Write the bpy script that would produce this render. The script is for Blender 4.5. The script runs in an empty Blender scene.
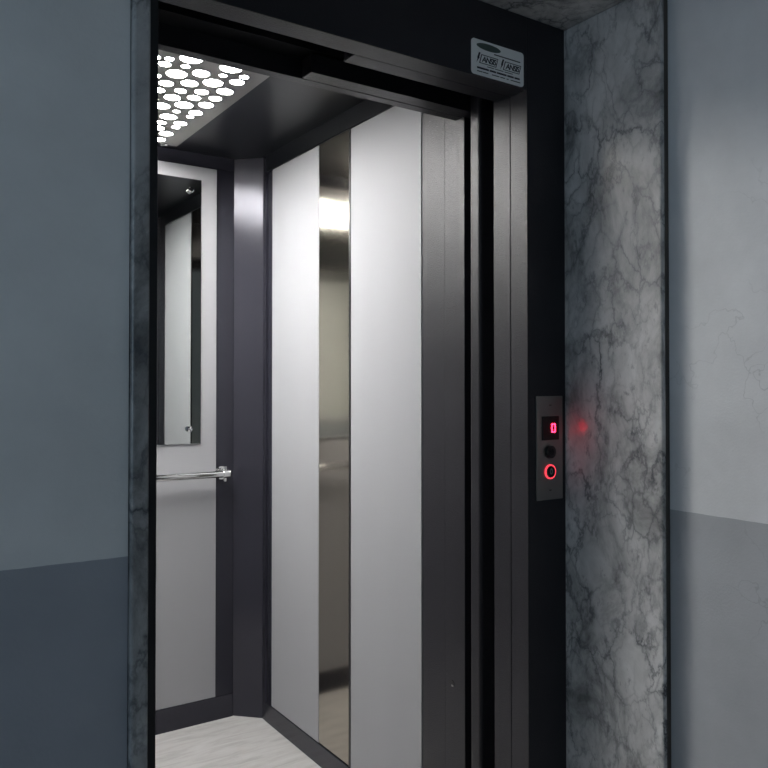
import bpy, bmesh, math, random
from mathutils import Matrix, Vector
random.seed(4)
SC = bpy.context.scene
COL = SC.collection
PI = math.pi

# ---------------------------------------------------------------- materials
def new_mat(name):
    m = bpy.data.materials.new(name); m.use_nodes = True
    nt = m.node_tree
    return m, nt, nt.nodes['Principled BSDF']

def nd(nt, kind, **kw):
    n = nt.nodes.new(kind)
    for k, v in kw.items():
        if k in n.inputs: n.inputs[k].default_value = v
        else: setattr(n, k, v)
    return n

def ramp(nt, src, stops):
    r = nt.nodes.new('ShaderNodeValToRGB')
    e = r.color_ramp.elements
    while len(e) < len(stops): e.new(0.5)
    for el, (p, c) in zip(e, stops):
        el.position = p
        el.color = (c, c, c, 1) if isinstance(c, (int, float)) else (*c, 1)
    nt.links.new(src, r.inputs['Fac'])
    return r.outputs['Color']

def mix(nt, fac, a, b, mode='MIX'):
    n = nt.nodes.new('ShaderNodeMix'); n.data_type = 'RGBA'; n.blend_type = mode
    for sock, v in ((n.inputs['Factor'], fac), (n.inputs['A'], a), (n.inputs['B'], b)):
        pass
    ins = {'f': n.inputs[0], 'a': n.inputs[6], 'b': n.inputs[7]}
    for k, v in (('f', fac), ('a', a), ('b', b)):
        if hasattr(v, 'links'): nt.links.new(v, ins[k])
        elif k == 'f': ins[k].default_value = v
        else: ins[k].default_value = (*v, 1)
    return n.outputs[2]

def coords(nt, scale=(1, 1, 1)):
    t = nd(nt, 'ShaderNodeTexCoord')
    mp = nd(nt, 'ShaderNodeMapping'); mp.inputs['Scale'].default_value = scale
    nt.links.new(t.outputs['Object'], mp.inputs['Vector'])
    return mp.outputs['Vector']

def noise(nt, vec, scale, detail=4, rough=0.5, dist=0.0):
    n = nd(nt, 'ShaderNodeTexNoise')
    n.inputs['Scale'].default_value = scale; n.inputs['Detail'].default_value = detail
    n.inputs['Roughness'].default_value = rough; n.inputs['Distortion'].default_value = dist
    nt.links.new(vec, n.inputs['Vector'])
    return n

def bump(nt, b, height, strength, dist=0.001):
    n = nd(nt, 'ShaderNodeBump'); n.inputs['Strength'].default_value = strength
    n.inputs['Distance'].default_value = dist
    nt.links.new(height, n.inputs['Height']); nt.links.new(n.outputs['Normal'], b.inputs['Normal'])

def paint(name, col, rough=0.4, metal=0.0, var=0.0, grain=0.0, grain_scale=500, spec=0.5, stretch=(1, 1, 1), rvar=0.0):
    m, nt, b = new_mat(name)
    b.inputs['Roughness'].default_value = rough; b.inputs['Metallic'].default_value = metal
    b.inputs['Specular IOR Level'].default_value = spec
    v = coords(nt, stretch)
    n = noise(nt, v, 6, 5)
    c = ramp(nt, n.outputs['Fac'], [(0.3, tuple(x * (1 - var) for x in col)), (0.7, tuple(min(1, x * (1 + var)) for x in col))])
    nt.links.new(c, b.inputs['Base Color'])
    if rvar:
        r = ramp(nt, noise(nt, v, 14, 6, 0.7).outputs['Fac'], [(0.3, rough - rvar), (0.7, rough + rvar)])
        nt.links.new(r, b.inputs['Roughness'])
    if grain:
        bump(nt, b, noise(nt, v, grain_scale, 3, 0.6).outputs['Fac'], grain)
    return m

def glow(name, col, strength):
    m, nt, b = new_mat(name)
    b.inputs['Base Color'].default_value = (*[c * 0.3 for c in col], 1)
    b.inputs['Emission Color'].default_value = (*col, 1)
    b.inputs['Emission Strength'].default_value = strength
    return m

def wall_paint(name, level, upper, lower):
    """old plaster: pale paint above, grey dado paint below a hand-cut line"""
    m, nt, b = new_mat(name)
    b.inputs['Roughness'].default_value = 0.55
    v = coords(nt)
    sx = nd(nt, 'ShaderNodeSeparateXYZ'); nt.links.new(v, sx.inputs[0])
    wob = nd(nt, 'ShaderNodeMath', operation='MULTIPLY_ADD')
    nt.links.new(noise(nt, v, 14, 3).outputs['Fac'], wob.inputs[0])
    wob.inputs[1].default_value = 0.004; nt.links.new(sx.outputs['Z'], wob.inputs[2])
    gt = nd(nt, 'ShaderNodeMath', operation='GREATER_THAN'); nt.links.new(wob.outputs[0], gt.inputs[0])
    gt.inputs[1].default_value = level + 0.002
    base = mix(nt, gt.outputs[0], lower, upper)
    blot = ramp(nt, noise(nt, v, 3.2, 6, 0.6).outputs['Fac'], [(0.3, 0.84), (0.7, 1.06)])
    base = mix(nt, 1.0, base, blot, 'MULTIPLY')
    # fine hair cracks / scuffs
    vo = nd(nt, 'ShaderNodeTexVoronoi', feature='DISTANCE_TO_EDGE')
    vo.inputs['Scale'].default_value = 5
    nt.links.new(mixv(nt, v, noise(nt, v, 5, 5), 0.35), vo.inputs['Vector'])
    crack = ramp(nt, vo.outputs['Distance'], [(0.0, 0.0), (0.007, 1.0)])
    patch = ramp(nt, noise(nt, v, 2.6, 2).outputs['Fac'], [(0.60, 0.0), (0.70, 1.0)])
    dim = mix(nt, crack, (0.80, 0.80, 0.80), (1, 1, 1))
    dim = mix(nt, patch, (1, 1, 1), dim)
    base = mix(nt, 1.0, base, dim, 'MULTIPLY')
    nt.links.new(base, b.inputs['Base Color'])
    hgt = nd(nt, 'ShaderNodeMath', operation='MULTIPLY_ADD')
    nt.links.new(noise(nt, v, 9, 6, 0.6).outputs['Fac'], hgt.inputs[0]); hgt.inputs[1].default_value = 2.0
    nt.links.new(noise(nt, v, 220, 3).outputs['Fac'], hgt.inputs[2])
    bump(nt, b, hgt.outputs[0], 0.16, 0.002)
    return m

def mixv(nt, v, n, amt):
    s = nd(nt, 'ShaderNodeVectorMath', operation='SUBTRACT'); nt.links.new(n.outputs['Color'], s.inputs[0])
    s.inputs[1].default_value = (0.5, 0.5, 0.5)
    k = nd(nt, 'ShaderNodeVectorMath', operation='SCALE'); nt.links.new(s.outputs[0], k.inputs[0])
    k.inputs['Scale'].default_value = amt
    a = nd(nt, 'ShaderNodeVectorMath', operation='ADD'); nt.links.new(v, a.inputs[0]); nt.links.new(k.outputs[0], a.inputs[1])
    return a.outputs[0]

def marble(name, light=(0.68, 0.67, 0.66), dark=(0.06, 0.065, 0.075), offs=(0, 0, 0)):
    m, nt, b = new_mat(name)
    t = nd(nt, 'ShaderNodeTexCoord'); mp = nd(nt, 'ShaderNodeMapping')
    mp.inputs['Location'].default_value = offs; mp.inputs['Scale'].default_value = (1, 1, 0.62)
    mp.inputs['Rotation'].default_value = (0.45, 0, 0)
    nt.links.new(t.outputs['Object'], mp.inputs['Vector']); v = mp.outputs['Vector']
    cloud = ramp(nt, noise(nt, v, 9, 9, 0.68, 0.5).outputs['Fac'], [(0.32, 0.30), (0.50, 0.80), (0.66, 1.05)])
    base = mix(nt, 1.0, light, cloud, 'MULTIPLY')
    for sc, amt, w, strength, seed in ((4.5, 0.24, 0.022, 0.95, 3.1), (9, 0.25, 0.032, 0.7, 7.7), (19, 0.15, 0.06, 0.6, 5.3)):
        off = nd(nt, 'ShaderNodeVectorMath', operation='ADD'); nt.links.new(v, off.inputs[0])
        off.inputs[1].default_value = (seed, seed * 0.7, seed * 1.3)
        vo = nd(nt, 'ShaderNodeTexVoronoi', feature='DISTANCE_TO_EDGE'); vo.inputs['Scale'].default_value = sc
        nt.links.new(mixv(nt, off.outputs[0], noise(nt, v, 6, 7, 0.62), amt), vo.inputs['Vector'])
        vein = ramp(nt, vo.outputs['Distance'], [(0.0, 1.0), (w, 0.25), (w * 2.6, 0.0)])
        br = ramp(nt, noise(nt, off.outputs[0], 5, 4, 0.6).outputs['Fac'], [(0.40, 0.0), (0.62, strength)])
        f = nd(nt, 'ShaderNodeMath', operation='MULTIPLY'); nt.links.new(vein, f.inputs[0]); nt.links.new(br, f.inputs[1])
        base = mix(nt, f.outputs[0], base, dark)
    # speckle
    sp = ramp(nt, noise(nt, v, 38, 4, 0.7).outputs['Fac'], [(0.58, 0.0), (0.70, 0.6)])
    base = mix(nt, sp, base, (0.12, 0.12, 0.13))
    nt.links.new(base, b.inputs['Base Color'])
    b.inputs['Roughness'].default_value = 0.25
    return m

def streaky_floor(name):
    m, nt, b = new_mat(name)
    v = coords(nt, (2.2, 14, 1))
    n1 = noise(nt, v, 2.5, 8, 0.65, 0.8).outputs['Fac']
    c = ramp(nt, n1, [(0.30, (0.34, 0.33, 0.325)), (0.5, (0.44, 0.43, 0.425)), (0.7, (0.50, 0.495, 0.49))])
    w = ramp(nt, noise(nt, coords(nt), 7, 3).outputs['Fac'], [(0.62, 0.0), (0.75, 0.35)])
    c = mix(nt, w, c, (0.42, 0.36, 0.32))
    nt.links.new(c, b.inputs['Base Color'])
    b.inputs['Roughness'].default_value = 0.42
    return m

M = {}
M['wall_front'] = wall_paint('plaster_front', 1.023, (0.76, 0.77, 0.77), (0.37, 0.39, 0.43))
M['wall_right'] = wall_paint('plaster_right', 0.985, (0.80, 0.80, 0.81), (0.47, 0.48, 0.50))
M['plaster'] = paint('plaster_plain', (0.55, 0.55, 0.54), 0.7, var=0.05)
M['landing_floor'] = paint('terrazzo', (0.30, 0.29, 0.28), 0.35, var=0.2)
M['marble'] = marble('marble_grey')
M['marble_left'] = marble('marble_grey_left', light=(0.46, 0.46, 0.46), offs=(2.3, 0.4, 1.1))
M['frame'] = paint('anthracite_textured', (0.024, 0.023, 0.028), 0.32, 0.1, 0.08, 0.9, 330, spec=0.32)
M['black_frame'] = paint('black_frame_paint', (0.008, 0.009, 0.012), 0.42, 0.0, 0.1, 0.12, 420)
M['post'] = paint('anthracite_sheet', (0.032, 0.032, 0.044), 0.20, 0.35, 0.04, 0.04, 300)
M['dark_sheet'] = paint('dark_ceiling_sheet', (0.011, 0.012, 0.015), 0.30, 0.1, 0.12, 0.03, 200, spec=0.3)
M['white'] = paint('white_brushed_panel', (0.340, 0.342, 0.358), 0.55, 0.0, 0.012, 0.05, 120, spec=0.2, stretch=(1, 1, 0.05))
M['bronze'] = paint('tinted_steel', (0.44, 0.40, 0.34), 0.11, 1.0, 0.03, 0.02, 160, stretch=(1, 1, 0.03))
M['steel'] = paint('brushed_steel', (0.34, 0.335, 0.32), 0.36, 1.0, 0.06, 0.06, 300, stretch=(1, 1, 0.08))
M['plate'] = paint('lamp_plate_steel', (0.42, 0.41, 0.39), 0.34, 0.8, 0.05)
M['chrome'] = paint('chrome', (0.80, 0.80, 0.80), 0.07, 1.0)
M['mirror'] = paint('mirror_glass', (0.80, 0.83, 0.81), 0.012, 1.0)
M['black'] = paint('black_plastic', (0.008, 0.008, 0.009), 0.3)
M['shaft'] = paint('shaft_concrete', (0.03, 0.03, 0.03), 0.9, var=0.2)
M['floor'] = streaky_floor('marble_look_vinyl')
M['joint'] = paint('brown_joint_filler', (0.075, 0.066, 0.058), 0.7, var=0.4)
M['sign'] = paint('sign_white', (0.86, 0.88, 0.87), 0.35)
M['sign_logo'] = paint('sign_logo_green', (0.07, 0.10, 0.09), 0.4, var=0.1)
M['ink'] = paint('sign_ink', (0.015, 0.017, 0.025), 0.5)
M['lamp'] = glow('lamp_diffuser', (1.0, 0.985, 0.955), 84)
M['digit'] = glow('led_red', (1.0, 0.009, 0.03), 25)
M['ring'] = glow('ring_red', (1.0, 0.06, 0.09), 1.5)
M['button_mark'] = paint('button_mark', (0.35, 0.42, 0.40), 0.4)

# ---------------------------------------------------------------- mesh helpers
def box(bm, x0, x1, y0, y1, z0, z1):
    r = bmesh.ops.create_cube(bm, size=1.0)
    bmesh.ops.scale(bm, vec=(x1 - x0, y1 - y0, z1 - z0), verts=r['verts'])
    bmesh.ops.translate(bm, vec=((x0 + x1) / 2, (y0 + y1) / 2, (z0 + z1) / 2), verts=r['verts'])
    return r['verts']

def cyl(bm, p0, p1, r, seg=32, r2=None):
    p0, p1 = Vector(p0), Vector(p1); d = p1 - p0
    q = d.to_track_quat('Z', 'Y').to_matrix().to_4x4()
    return bmesh.ops.create_cone(bm, cap_ends=True, segments=seg, radius1=r, radius2=r if r2 is None else r2,
                                 depth=d.length, matrix=Matrix.Translation((p0 + p1) / 2) @ q)['verts']

def prism(bm, pts, z0, z1):
    lo = [bm.verts.new((x, y, z0)) for x, y in pts]; hi = [bm.verts.new((x, y, z1)) for x, y in pts]
    n = len(pts)
    bm.faces.new(lo[::-1]); bm.faces.new(hi)
    for i in range(n): bm.faces.new((lo[i], lo[(i + 1) % n], hi[(i + 1) % n], hi[i]))

def link(name, bm, m, parent=None, bevel=0.0, seg=2, smooth=False):
    if bevel:
        bmesh.ops.bevel(bm, geom=list(bm.edges), offset=bevel, segments=seg, profile=0.5, affect='EDGES', clamp_overlap=True)
    bmesh.ops.recalc_face_normals(bm, faces=bm.faces)
    me = bpy.data.meshes.new(name); bm.to_mesh(me); bm.free()
    me.materials.append(M[m] if isinstance(m, str) else m)
    if smooth:
        for p in me.polygons: p.use_smooth = True
        me.set_sharp_from_angle(angle=math.radians(40))
    o = bpy.data.objects.new(name, me); COL.objects.link(o)
    if parent: put_under(o, parent)
    return o

def root_loc(o):
    v = Vector(o.location)
    while o.parent: o = o.parent; v += o.location
    return v

def put_under(o, parent):
    """meshes are modelled in world space; keep them there under a parent Empty"""
    o.parent = parent
    o.location = Vector(o.location) - root_loc(parent)

def boxes(name, bl, m, parent=None, bevel=0.0, seg=2):
    bm = bmesh.new()
    for b in bl: box(bm, *b)
    return link(name, bm, m, parent, bevel, seg)

def struct(o): o['kind'] = 'structure'; return o

def thing(name, label, cat, loc, group=None):
    o = bpy.data.objects.new(name, None); COL.objects.link(o); o.location = loc
    o.empty_display_size = 0.1
    o['label'] = label; o['category'] = cat
    if group: o['group'] = group
    return o

def outline(name, splines, m, parent, y, depth=0.0006):
    """flat shape in the XZ plane at depth y (facing -Y) made from filled 2D splines"""
    cu = bpy.data.curves.new(name, 'CURVE'); cu.dimensions = '2D'; cu.fill_mode = 'BOTH'; cu.extrude = depth / 2
    for pts in splines:
        s = cu.splines.new('POLY'); s.points.add(len(pts) - 1); s.use_cyclic_u = True
        for p, (a, b) in zip(s.points, pts): p.co = (a, b, 0, 1)
    return curve_mesh(name, cu, m, parent, y)

def curve_mesh(name, cu, m, parent, y):
    tmp = bpy.data.objects.new(name, cu); COL.objects.link(tmp)
    dg = bpy.context.evaluated_depsgraph_get(); dg.update()
    me = bpy.data.meshes.new_from_object(tmp.evaluated_get(dg))
    bpy.data.objects.remove(tmp)
    me.name = name
    me.transform(Matrix.Translation((0, y, 0)) @ Matrix.Rotation(PI / 2, 4, 'X'))
    me.materials.clear(); me.materials.append(M[m])
    o = bpy.data.objects.new(name, me); COL.objects.link(o)
    put_under(o, parent)
    return o

def circle(cx, cy, r, n=36, a0=0.0): return [(cx + r * math.cos(a0 + 2 * PI * i / n), cy + r * math.sin(a0 + 2 * PI * i / n)) for i in range(n)]

# ---------------------------------------------------------------- landing
LY = 0.967                                   # face of the landing wall
NX0, NX1 = 0.2937, 1.304                     # marble lined niche
struct(boxes('wall_front', [(-2.2, 0.2707, LY, 1.36, 0, 2.6), (0.2707, 1.331, LY, 1.36, 2.0475, 2.6)], 'wall_front'))
struct(boxes('wall_right', [(1.3315, 1.80, -1.7, 1.36, 0, 2.6)], 'wall_right'))
struct(boxes('wall_left', [(-2.32, -2.2, -1.7, 1.36, 0, 2.6)], 'plaster'))
struct(boxes('wall_back', [(-2.32, 1.80, -1.82, -1.7, 0, 2.6)], 'plaster'))
struct(boxes('ceiling', [(-2.32, 1.80, -1.82, 1.36, 2.6, 2.7)], 'plaster'))
struct(boxes('floor', [(-2.32, 1.80, -1.82, 1.36, -0.1, 0)], 'landing_floor'))
struct(boxes('wall_shaft', [(-0.42, -0.32, 1.36, 3.1, -0.4, 2.7), (1.76, 1.86, 1.36, 3.1, -0.4, 2.7),
                            (-0.32, 1.76, 2.98, 3.1, -0.4, 2.7), (-0.32, 1.76, 1.36, 2.98, 2.6, 2.7),
                            (-0.32, 1.76, 1.36, 2.98, -0.5, -0.4)], 'shaft'))
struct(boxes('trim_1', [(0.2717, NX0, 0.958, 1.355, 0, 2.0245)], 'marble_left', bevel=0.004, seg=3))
struct(boxes('trim_2', [(NX1, 1.3155, 0.976, 1.355, 0, 2.0245)], 'marble', bevel=0.004, seg=3))
struct(boxes('trim_4', [(1.3160, 1.3305, 0.979, 1.355, 0, 2.0245)], 'joint', bevel=0.002))
struct(boxes('trim_3', [(0.2717, 1.3305, 0.962, 1.355, 2.0250, 2.0465)], 'marble', bevel=0.003))

# ---------------------------------------------------------------- landing door frame
FY = 1.23
DX0, DX1, DZ = 0.3885, 1.189, 1.866
fr = thing('door_frame', 'near-black steel door frame standing inside the grey marble surround', 'door frame', (0.789, FY, 0))
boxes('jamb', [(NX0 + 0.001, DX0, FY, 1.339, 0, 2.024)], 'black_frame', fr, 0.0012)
boxes('jamb', [(DX1, NX1 - 0.001, FY, 1.2825, 0, 2.024)], 'frame', fr, 0.0012)
boxes('header', [(DX0 + 0.0005, DX1 - 0.0005, FY, 1.2825, DZ, 2.024)], 'frame', fr, 0.0012)
boxes('inner_jamb', [(DX1 + 0.0006, NX1 - 0.001, 1.2845, 1.339, 0, 2.024)], 'frame', fr, 0.001)
boxes('inner_header', [(0.786, DX1, 1.2845, 1.325, DZ + 0.001, 2.024)], 'frame', fr, 0.001)
boxes('backing_sheet', [(DX0 + 0.0005, 0.785, 1.2845, 1.30, DZ + 0.075, 2.024)], 'black', fr)

# ---------------------------------------------------------------- sliding landing door, open
sd = thing('sliding_door', 'grey sliding door leaf pushed open into the pocket behind the jamb', 'door', (1.45, 1.42, 0))
boxes('leaf', [(1.212, 1.70, 1.412, 1.452, 0.012, 1.93)], 'frame', sd, 0.009, 5)
boxes('guide_shoe', [(1.26, 1.34, 1.418, 1.432, 0.001, 0.014)], 'black', sd, 0.002)

tr = thing('door_track', 'black door hanger track with bolts above the open doorway', 'door track', (0.75, 1.40, 1.94))
boxes('track_box', [(-0.2, 1.72, 1.375, 1.445, 1.955, 2.10)], 'black', tr, 0.002)
boxes('rail', [(-0.2, 1.72, 1.365, 1.376, 1.985, 2.005)], 'dark_sheet', tr, 0.001)
for bx in (0.47, 0.92):
    bm = bmesh.new(); cyl(bm, (bx, 1.375, 2.03), (bx, 1.366, 2.03), 0.007, 6); cyl(bm, (bx, 1.366, 2.03), (bx, 1.362, 2.03), 0.004, 16)
    link('bolt', bm, 'steel', tr)

# ---------------------------------------------------------------- lift car
CX0, CX1 = -0.04, 1.232
CY0, CY1 = 1.50, 2.738
CZ = 2.071
car = thing('elevator_car', 'open lift car with white panels and dark grey posts', 'elevator', (0.6, 2.12, 0))
boxes('floor_panel', [(CX0 - 0.02, CX1 + 0.03, 1.46, CY1 + 0.03, -0.03, 0.009)], 'floor', car)
boxes('ceiling_panel', [(CX0 - 0.02, CX1 + 0.03, 1.545, CY1 + 0.03, CZ, CZ + 0.03)], 'dark_sheet', car)
# dark backing sheets of the three walls
boxes('wall_sheet', [(CX1 + 0.006, CX1 + 0.03, 1.675, CY1 + 0.03, 0, CZ)], 'post', car)
boxes('wall_sheet', [(CX0 - 0.02, CX0 - 0.002, 1.69, CY1 + 0.03, 0, CZ)], 'post', car)
boxes('wall_sheet', [(CX0 - 0.002, CX1 + 0.006, CY1 + 0.004, CY1 + 0.03, 0, CZ)], 'post', car)
# white panels
PZ0, PZ1 = 0.078, 2.010
side = boxes('side_panel', [(CX1 + 0.002, CX1 + 0.007, 2.237, 2.584, PZ0, PZ1)], 'white', car, 0.001)
side['label'] = 'white panel between corner post and tinted steel strip'
side = boxes('side_panel', [(CX1 + 0.002, CX1 + 0.007, 1.676, 2.036, PZ0, PZ1)], 'white', car, 0.001)
side['label'] = 'wider white panel beside the front post'
strip = boxes('steel_strip', [(CX1 + 0.003, CX1 + 0.007, 2.048, 2.235, PZ0, PZ1)], 'bronze', car, 0.0006)
strip['label'] = 'bronze-tinted polished steel strip'
boxes('joint_trim', [(CX1 + 0.0012, CX1 + 0.007, 2.0375, 2.0465, PZ0, PZ1)], 'black', car)
boxes('back_panel', [(0.115, 1.083, CY1 - 0.001, CY1 + 0.005, 0.093, 2.022)], 'white', car, 0.001)
boxes('side_panel', [(CX0 - 0.003, CX0 + 0.003, 1.70, 2.59, PZ0, PZ1)], 'white', car, 0.001)
# 45 degree corner posts
bm = bmesh.new()
prism(bm, [(1.151, CY1), (CX1, 2.657), (CX1, 2.632), (CX1 + 0.007, 2.632), (CX1 + 0.007, CY1 + 0.005), (1.151, CY1 + 0.005)], 0.0, CZ)
link('corner_post', bm, 'post', car, 0.0012)
bm = bmesh.new()
prism(bm, [(CX0 + 0.081, CY1), (CX0 + 0.081, CY1 + 0.005), (CX0 - 0.003, CY1 + 0.005), (CX0 - 0.003, 2.657), (CX0, 2.657)], 0.0, CZ)
link('corner_post', bm, 'post', car, 0.0012)
# skirting boards
boxes('skirting', [(CX1 - 0.001, CX1 + 0.006, 1.675, 2.631, 0, 0.077)], 'post', car, 0.001)
boxes('skirting', [(CX0 - 0.003, CX0 + 0.004, 1.69, 2.631, 0, 0.077)], 'post', car, 0.001)
boxes('skirting', [(CX0 + 0.082, 1.150, CY1 - 0.003, CY1 + 0.004, 0, 0.092)], 'post', car, 0.001)
# cornice
boxes('cornice', [(CX1 - 0.001, CX1 + 0.006, 1.675, 2.631, 2.012, CZ)], 'dark_sheet', car, 0.001)
boxes('cornice', [(CX0 - 0.003, CX0 + 0.004, 1.69, 2.631, 2.012, CZ)], 'dark_sheet', car, 0.001)
boxes('cornice', [(CX0 + 0.082, 1.150, CY1 - 0.003, CY1 + 0.004, 2.024, CZ)], 'post', car, 0.001)
# front posts (two folded sheets with a seam)
fp = boxes('front_post', [(CX1 + 0.004, 1.30, 1.5775, 1.6745, 0, CZ)], 'frame', car, 0.001)
fp2 = boxes('return_post', [(CX1 + 0.003, 1.30, 1.498, 1.5765, 0, CZ)], 'frame', car, 0.001)
boxes('front_post', [(CX0 - 0.06, CX0 - 0.002, 1.502, 1.689, 0, CZ)], 'frame', car, 0.001)
bm = bmesh.new()
cyl(bm, (1.2352, 1.548, 0.484), (1.2340, 1.548, 0.484), 0.0085, 24)
lk = link('lock', bm, 'black', fp2, 0.0004)
boxes('keyhole', [(1.2336, 1.2342, 1.542, 1.550, 0.4770, 0.4815)], 'steel', lk)
# transom over the car door
boxes('transom', [(CX0 - 0.06, 1.30, 1.506, 1.533, 1.893, CZ + 0.03)], 'frame', car, 0.001)
boxes('door_hanger', [(0.787, 1.45, 1.460, 1.5015, 1.892, 1.932)], 'frame', car, 0.001)
boxes('transom_back', [(CX0 - 0.06, 1.45, 1.450, 1.504, 1.935, 2.05)], 'black', car)

# ---------------------------------------------------------------- ceiling lamp
LX0, LX1, LY0, LY1, LZ = 0.30, 0.896, 1.885, 2.632, 2.050
lamp = thing('ceiling_light', 'perforated steel ceiling light glowing through round holes in the lift ceiling', 'ceiling light', (0.6, 2.25, LZ))
HOLES = [(0.638,1.933,0.017),(0.639,1.971,0.024),(0.688,1.956,0.013),(0.684,1.902,0.0345),(0.790,1.902,0.033),(0.685,2.017,0.031),
 (0.738,1.978,0.026),(0.791,1.959,0.012),(0.842,1.938,0.016),(0.840,1.981,0.0245),(0.788,2.022,0.0305),(0.736,2.060,0.026),
 (0.683,2.096,0.0225),(0.641,2.059,0.018),(0.637,2.142,0.022),(0.681,2.156,0.0235),(0.734,2.127,0.018),(0.786,2.102,0.022),(0.839,2.064,0.026),
 (0.732,2.190,0.0265),(0.784,2.157,0.0215),(0.837,2.130,0.0205),(0.646,2.199,0.015),(0.690,2.232,0.016),(0.726,2.273,0.029),(0.780,2.230,0.030),
 (0.834,2.194,0.025),(0.780,2.294,0.012),(0.832,2.275,0.0245),(0.830,2.317,0.0135),(0.775,2.354,0.030),(0.772,2.418,0.019),
 (0.826,2.394,0.024),(0.779,2.475,0.0245),(0.826,2.438,0.0155),(0.821,2.516,0.0245),(0.822,2.590,0.022),
 (0.724,2.345,0.018),(0.721,2.405,0.024),(0.726,2.475,0.020),(0.768,2.545,0.026),(0.716,2.545,0.026),(0.768,2.600,0.018)]
known = []
for x, y, r in HOLES:                         # keep a thin bridge of steel between neighbouring holes
    for a, b, q in HOLES:
        d = math.hypot(x - a, y - b)
        if 0 < d < r + q + 0.007: r = min(r, (d - 0.007) * r / (r + q))
    known.append((x, y, r * 0.86))
for i in range(4000):                         # the pattern goes on towards the hidden side of the plate
    x, y, r = random.uniform(LX0 + 0.04, 0.66), random.uniform(LY0 + 0.03, LY1 - 0.03), random.choice((0.014, 0.019, 0.024, 0.028, 0.031))
    if all(math.hypot(x - a, y - b) > r + q + 0.006 for a, b, q in known) and x - r > LX0 + 0.02 and y - r > 1.91 and y + r < LY1 - 0.01:
        known.append((x, y, r))
CUT = 1.897                                   # the front row of holes is cut off by the plate's folded rim
def hole_poly(x, y, r):
    if y - r >= CUT: return circle(x, y, r)
    a = math.asin((CUT - y) / r)
    return [(x + r * math.cos(t), y + r * math.sin(t)) for t in [a + (PI - 2 * a) * i / 28 for i in range(29)]]
cu = bpy.data.curves.new('perforated_plate', 'CURVE'); cu.dimensions = '2D'; cu.fill_mode = 'BOTH'; cu.extrude = 0.0008
for pts in [[(LX0, LY0), (LX1, LY0), (LX1, LY1), (LX0, LY1)]] + [hole_poly(*h) for h in known]:
    s = cu.splines.new('POLY'); s.points.add(len(pts) - 1); s.use_cyclic_u = True
    for p, (a, b) in zip(s.points, pts): p.co = (a, b, 0, 1)
tmp = bpy.data.objects.new('tmp', cu); COL.objects.link(tmp)
dg = bpy.context.evaluated_depsgraph_get(); dg.update()
me = bpy.data.meshes.new_from_object(tmp.evaluated_get(dg)); bpy.data.objects.remove(tmp)
me.name = 'perforated_plate'; me.transform(Matrix.Translation((0, 0, LZ))); me.materials.clear(); me.materials.append(M['plate'])
o = bpy.data.objects.new('perforated_plate', me); COL.objects.link(o); put_under(o, lamp)
boxes('diffuser', [(LX0 + 0.014, LX1 - 0.014, LY0 + 0.014, LY1 - 0.014, LZ + 0.0012, LZ + 0.004)], 'lamp', lamp)
boxes('housing', [(LX0 + 0.012, LX1 - 0.012, LY0 + 0.012, LY1 - 0.012, LZ + 0.0045, CZ - 0.0005)], 'dark_sheet', lamp)
boxes('front_rim', [(LX0, LX1, LY0 - 0.004, LY0, LZ - 0.001, CZ - 0.001)], 'plate', lamp, 0.0008)
bm = bmesh.new(); cyl(bm, (0.872, 2.640, LZ + 0.006), (0.842, 2.640, LZ - 0.002), 0.006, 16)
link('clip', bm, 'chrome', lamp, 0.001, smooth=True)

# ---------------------------------------------------------------- mirror
mi = thing('wall_mirror', 'tall rectangular mirror fixed to the white back panel above the handrail', 'mirror', (0.6, CY1 - 0.004, 1.014))
boxes('glass', [(0.176, 1.022, CY1 - 0.006, CY1 - 0.0015, 1.019, 1.973)], 'mirror', mi, 0.0008)
for x, z in ((0.980, 1.930), (0.978, 1.072), (0.217, 1.930), (0.217, 1.072)):
    bm = bmesh.new(); cyl(bm, (x, CY1 - 0.006, z), (x, CY1 - 0.016, z), 0.0105, 28); cyl(bm, (x, CY1 - 0.016, z), (x, CY1 - 0.022, z), 0.0105, 28, 0.006)
    link('mirror_clip', bm, 'chrome', mi, smooth=True)

# ---------------------------------------------------------------- handrail
RY, RZ = 2.690, 0.908
ha = thing('handrail', 'chrome tube handrail on the back wall below the mirror', 'handrail', (0.6, RY, RZ))
bm = bmesh.new(); cyl(bm, (0.085, RY, RZ), (1.115, RY, RZ), 0.0125, 32)
link('rail', bm, 'chrome', ha, smooth=True)
for x, sg in ((1.102, 1), (0.100, -1)):
    bm = bmesh.new()
    cyl(bm, (x - 0.011, RY, RZ), (x + 0.011, RY, RZ), 0.0155, 32)
    cyl(bm, (x, RY, RZ), (x, CY1 - 0.005, RZ), 0.009, 24)
    cyl(bm, (x, CY1 - 0.006, RZ), (x, CY1 - 0.0015, RZ), 0.024, 32)
    br = link('bracket', bm, 'chrome', ha, smooth=True)
    bm = bmesh.new(); cyl(bm, (x + sg * 0.013, RY, RZ), (x + sg * 0.0185, RY, RZ), 0.0140, 32, 0.0125)
    link('end_cap', bm, 'chrome', ha, smooth=True)
    for dz in (0.027, -0.027):
        bm = bmesh.new(); cyl(bm, (x, RY + 0.004, RZ + dz * 0.55), (x, RY + 0.004, RZ + dz), 0.006, 16)
        link('grub_screw', bm, 'chrome', br, smooth=True)

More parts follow.
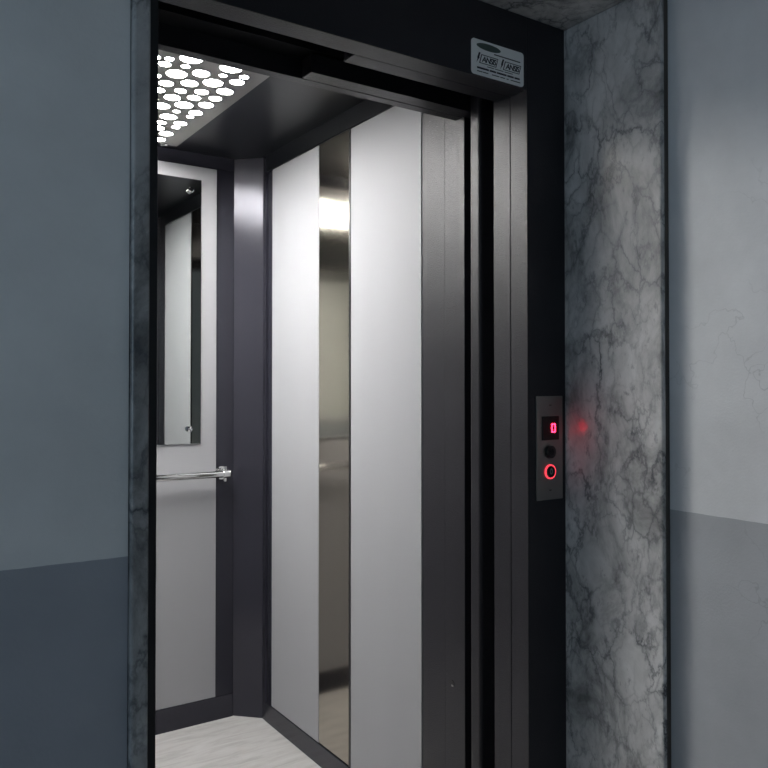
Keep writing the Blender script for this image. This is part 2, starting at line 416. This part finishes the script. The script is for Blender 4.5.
# ---------------------------------------------------------------- call panel
PX0, PX1, PZa, PZb = 1.211, 1.2905, 0.980, 1.206
cp = thing('call_panel', 'slim steel lift call panel with red display on the right door jamb', 'call panel', (1.255, FY, PZa))
boxes('face_plate', [(PX0, PX1, FY - 0.0035, FY - 0.0003, PZa, PZb)], 'steel', cp, 0.0008)
PY = FY - 0.0035
for z in (1.186, 1.001):
    bm = bmesh.new(); cyl(bm, (1.251, PY, z), (1.251, PY - 0.0015, z), 0.0045, 20)
    sc = link('screw', bm, 'steel', cp, 0.0004)
    boxes('slot', [(1.2478, 1.2542, PY - 0.0019, PY - 0.0012, z - 0.0008, z + 0.0008)], 'black', sc)
dp = boxes('display', [(1.2265, 1.2775, PY - 0.002, PY + 0.0005, 1.110, 1.162)], 'black', cp, 0.0006)
dp['label'] = 'black display window'
def seg7(cx, cz, w, h, t):
    hw, hh = w / 2, h / 2; g = t * 0.15
    s = []
    for z, sg in ((hh, -1), (-hh, 1)):
        s.append([(cx - hw + g, cz + z), (cx + hw - g, cz + z), (cx + hw - t, cz + z + sg * t), (cx - hw + t, cz + z + sg * t)])
    for x, sg in ((hw, -1), (-hw, 1)):
        for a, b in ((hh - g, g / 2), (-hh + g, -g / 2)):
            ta = a - math.copysign(t, a)
            s.append([(cx + x, cz + a), (cx + x + sg * t, cz + ta), (cx + x + sg * t, cz + b), (cx + x, cz + b)])
    return s
dg_ = outline('digit', seg7(1.2595, 1.136, 0.0118, 0.0195, 0.0023), 'digit', dp, PY - 0.0028)
dg_['label'] = 'glowing red digit zero'
bm = bmesh.new(); cyl(bm, (1.251, PY + 0.0005, 1.084), (1.251, PY - 0.006, 1.084), 0.0138, 40)
ks = link('key_switch', bm, 'black', cp, 0.0012, smooth=True)
ks['label'] = 'round black key switch'
bm = bmesh.new(); cyl(bm, (1.251, PY - 0.006, 1.084), (1.251, PY - 0.0066, 1.084), 0.007, 24)
link('lock_core', bm, 'dark_sheet', ks)
bm = bmesh.new(); cyl(bm, (1.251, PY + 0.0005, 1.041), (1.251, PY - 0.004, 1.041), 0.0128, 40)
cb = link('call_button', bm, 'black', cp, 0.001, smooth=True)
cb['label'] = 'round black call button with red ring'
outline('ring', [circle(1.251, 1.041, 0.0158, 48), circle(1.251, 1.041, 0.0132, 48)], 'ring', cb, PY - 0.0012, 0.003)
tc = bpy.data.curves.new('button_mark', 'FONT'); tc.body = '0'; tc.size = 0.018; tc.align_x = 'CENTER'; tc.align_y = 'CENTER'; tc.extrude = 0.0002
o = curve_mesh('button_mark', tc, 'button_mark', cb, PY - 0.0043); o.location += Vector((1.251, 0, 1.041))

# ---------------------------------------------------------------- load sign
SX0, SX1, SZ0, SZ1 = 1.032, 1.177, 1.868, 1.941
SGY = FY - 0.0022
sg = thing('notice_sign', 'small white rating sign with black print at header corner', 'sign', (1.10, FY, SZ0))
def rrect(x0, x1, z0, z1, r, n=6):
    out = []
    for cx, cz, a in ((x1 - r, z1 - r, 0), (x0 + r, z1 - r, PI / 2), (x0 + r, z0 + r, PI), (x1 - r, z0 + r, 1.5 * PI)):
        out += [(cx + r * math.cos(a + PI / 2 * i / n), cz + r * math.sin(a + PI / 2 * i / n)) for i in range(n + 1)]
    return out
outline('sign_plate', [rrect(SX0, SX1, SZ0, SZ1, 0.007)], 'sign', sg, FY - 0.0012, 0.0018)
sw, sh = SX1 - SX0, SZ1 - SZ0
def S(u, v): return SX0 + u * sw, SZ1 - v * sh
def bar(u0, u1, v0, v1):
    a, b = S(u0, v0), S(u1, v1); return [(a[0], b[1]), (b[0], b[1]), (b[0], a[1]), (a[0], a[1])]
cx, cz = S(0.32, 0.16)
lg = outline('logo', [[(cx + 0.033 * math.cos(t), cz + 0.0072 * math.sin(t)) for t in [2 * PI * i / 40 for i in range(40)]]], 'sign_logo', sg, SGY, 0.0003)
lines = [bar(0.42, 0.93, 0.285, 0.315)]
for v0, v1, spans in ((0.775, 0.825, ((0.10, 0.32), (0.335, 0.46), (0.475, 0.66), (0.675, 0.80), (0.815, 0.92))),
                      (0.885, 0.91, ((0.10, 0.20), (0.21, 0.31), (0.38, 0.52), (0.54, 0.63), (0.66, 0.70), (0.74, 0.93))),
                      (0.70, 0.72, ((0.29, 0.42), (0.44, 0.60), (0.62, 0.78)))):
    lines += [bar(a, b, v0, v1) for a, b in spans]
outline('rule', lines, 'ink', sg, SGY, 0.0003)
for u in (0.09, 0.54):
    bolt = [S(u + a, b) for a, b in ((0.045, 0.36), (0.075, 0.36), (0.050, 0.50), (0.060, 0.50), (0.0, 0.66), (0.022, 0.53), (0.012, 0.53))]
    outline('bolt_mark', [bolt[::-1]], 'ink', sg, SGY, 0.0003)
    fr_o = [S(u + 0.09, 0.40), S(u + 0.41, 0.40), S(u + 0.37, 0.66), S(u + 0.05, 0.66)]
    fr_i = [S(u + 0.102, 0.42), S(u + 0.395, 0.42), S(u + 0.362, 0.64), S(u + 0.068, 0.64)]
    outline('badge', [fr_o[::-1], fr_i[::-1]], 'ink', sg, SGY, 0.0003)
    tc = bpy.data.curves.new('lettering', 'FONT'); tc.body = 'ANSIS'; tc.size = 0.0165; tc.shear = 0.2; tc.offset = 0.0004
    tc.align_x = 'CENTER'; tc.align_y = 'CENTER'; tc.extrude = 0.00015; tc.space_character = 0.85
    o = curve_mesh('lettering', tc, 'ink', sg, SGY); p = S(u + 0.235, 0.535); o.location += Vector((p[0], 0, p[1]))

# ---------------------------------------------------------------- light
def area(name, loc, rot, sx, sy, power, col):
    l = bpy.data.lights.new(name, 'AREA'); l.shape = 'RECTANGLE'; l.size = sx; l.size_y = sy; l.energy = power; l.color = col
    o = bpy.data.objects.new(name, l); COL.objects.link(o); o.location = loc; o.rotation_euler = rot
    return o
area('landing_side_fill', (-2.15, -0.25, 1.5), (0, -PI / 2, 0), 1.3, 1.2, 10.5, (0.60, 0.80, 1.0))  # added unseen fill: bluish ambient from the left, no window built here
area('landing_top_fill', (-0.3, -0.7, 2.55), (0, 0, 0), 0.5, 0.5, 0.9, (0.70, 0.88, 1.0))  # added unseen fill from above for the landing, no lamp fitting

w = bpy.data.worlds.new('world'); SC.world = w; w.use_nodes = True
w.node_tree.nodes['Background'].inputs[0].default_value = (0.05, 0.065, 0.08, 1)
w.node_tree.nodes['Background'].inputs[1].default_value = 0.3

# ---------------------------------------------------------------- camera
cam = bpy.data.cameras.new('camera'); co = bpy.data.objects.new('camera', cam); COL.objects.link(co)
co.location = (0, 0, 1.23)
co.rotation_euler = (math.radians(90.8), 0, math.radians(-33.7))
cam.sensor_width = 36; cam.lens = 36 * 785 / 768; cam.shift_x = -0.001; cam.shift_y = -0.0130; cam.clip_start = 0.02
SC.camera = co
SC.view_settings.view_transform = 'Standard'; SC.view_settings.look = 'None'
SC.view_settings.gamma = 1; SC.view_settings.exposure = 0; SC.view_settings.use_curve_mapping = False
SC.cycles.max_bounces = 10; SC.cycles.glossy_bounces = 6; SC.cycles.diffuse_bounces = 5
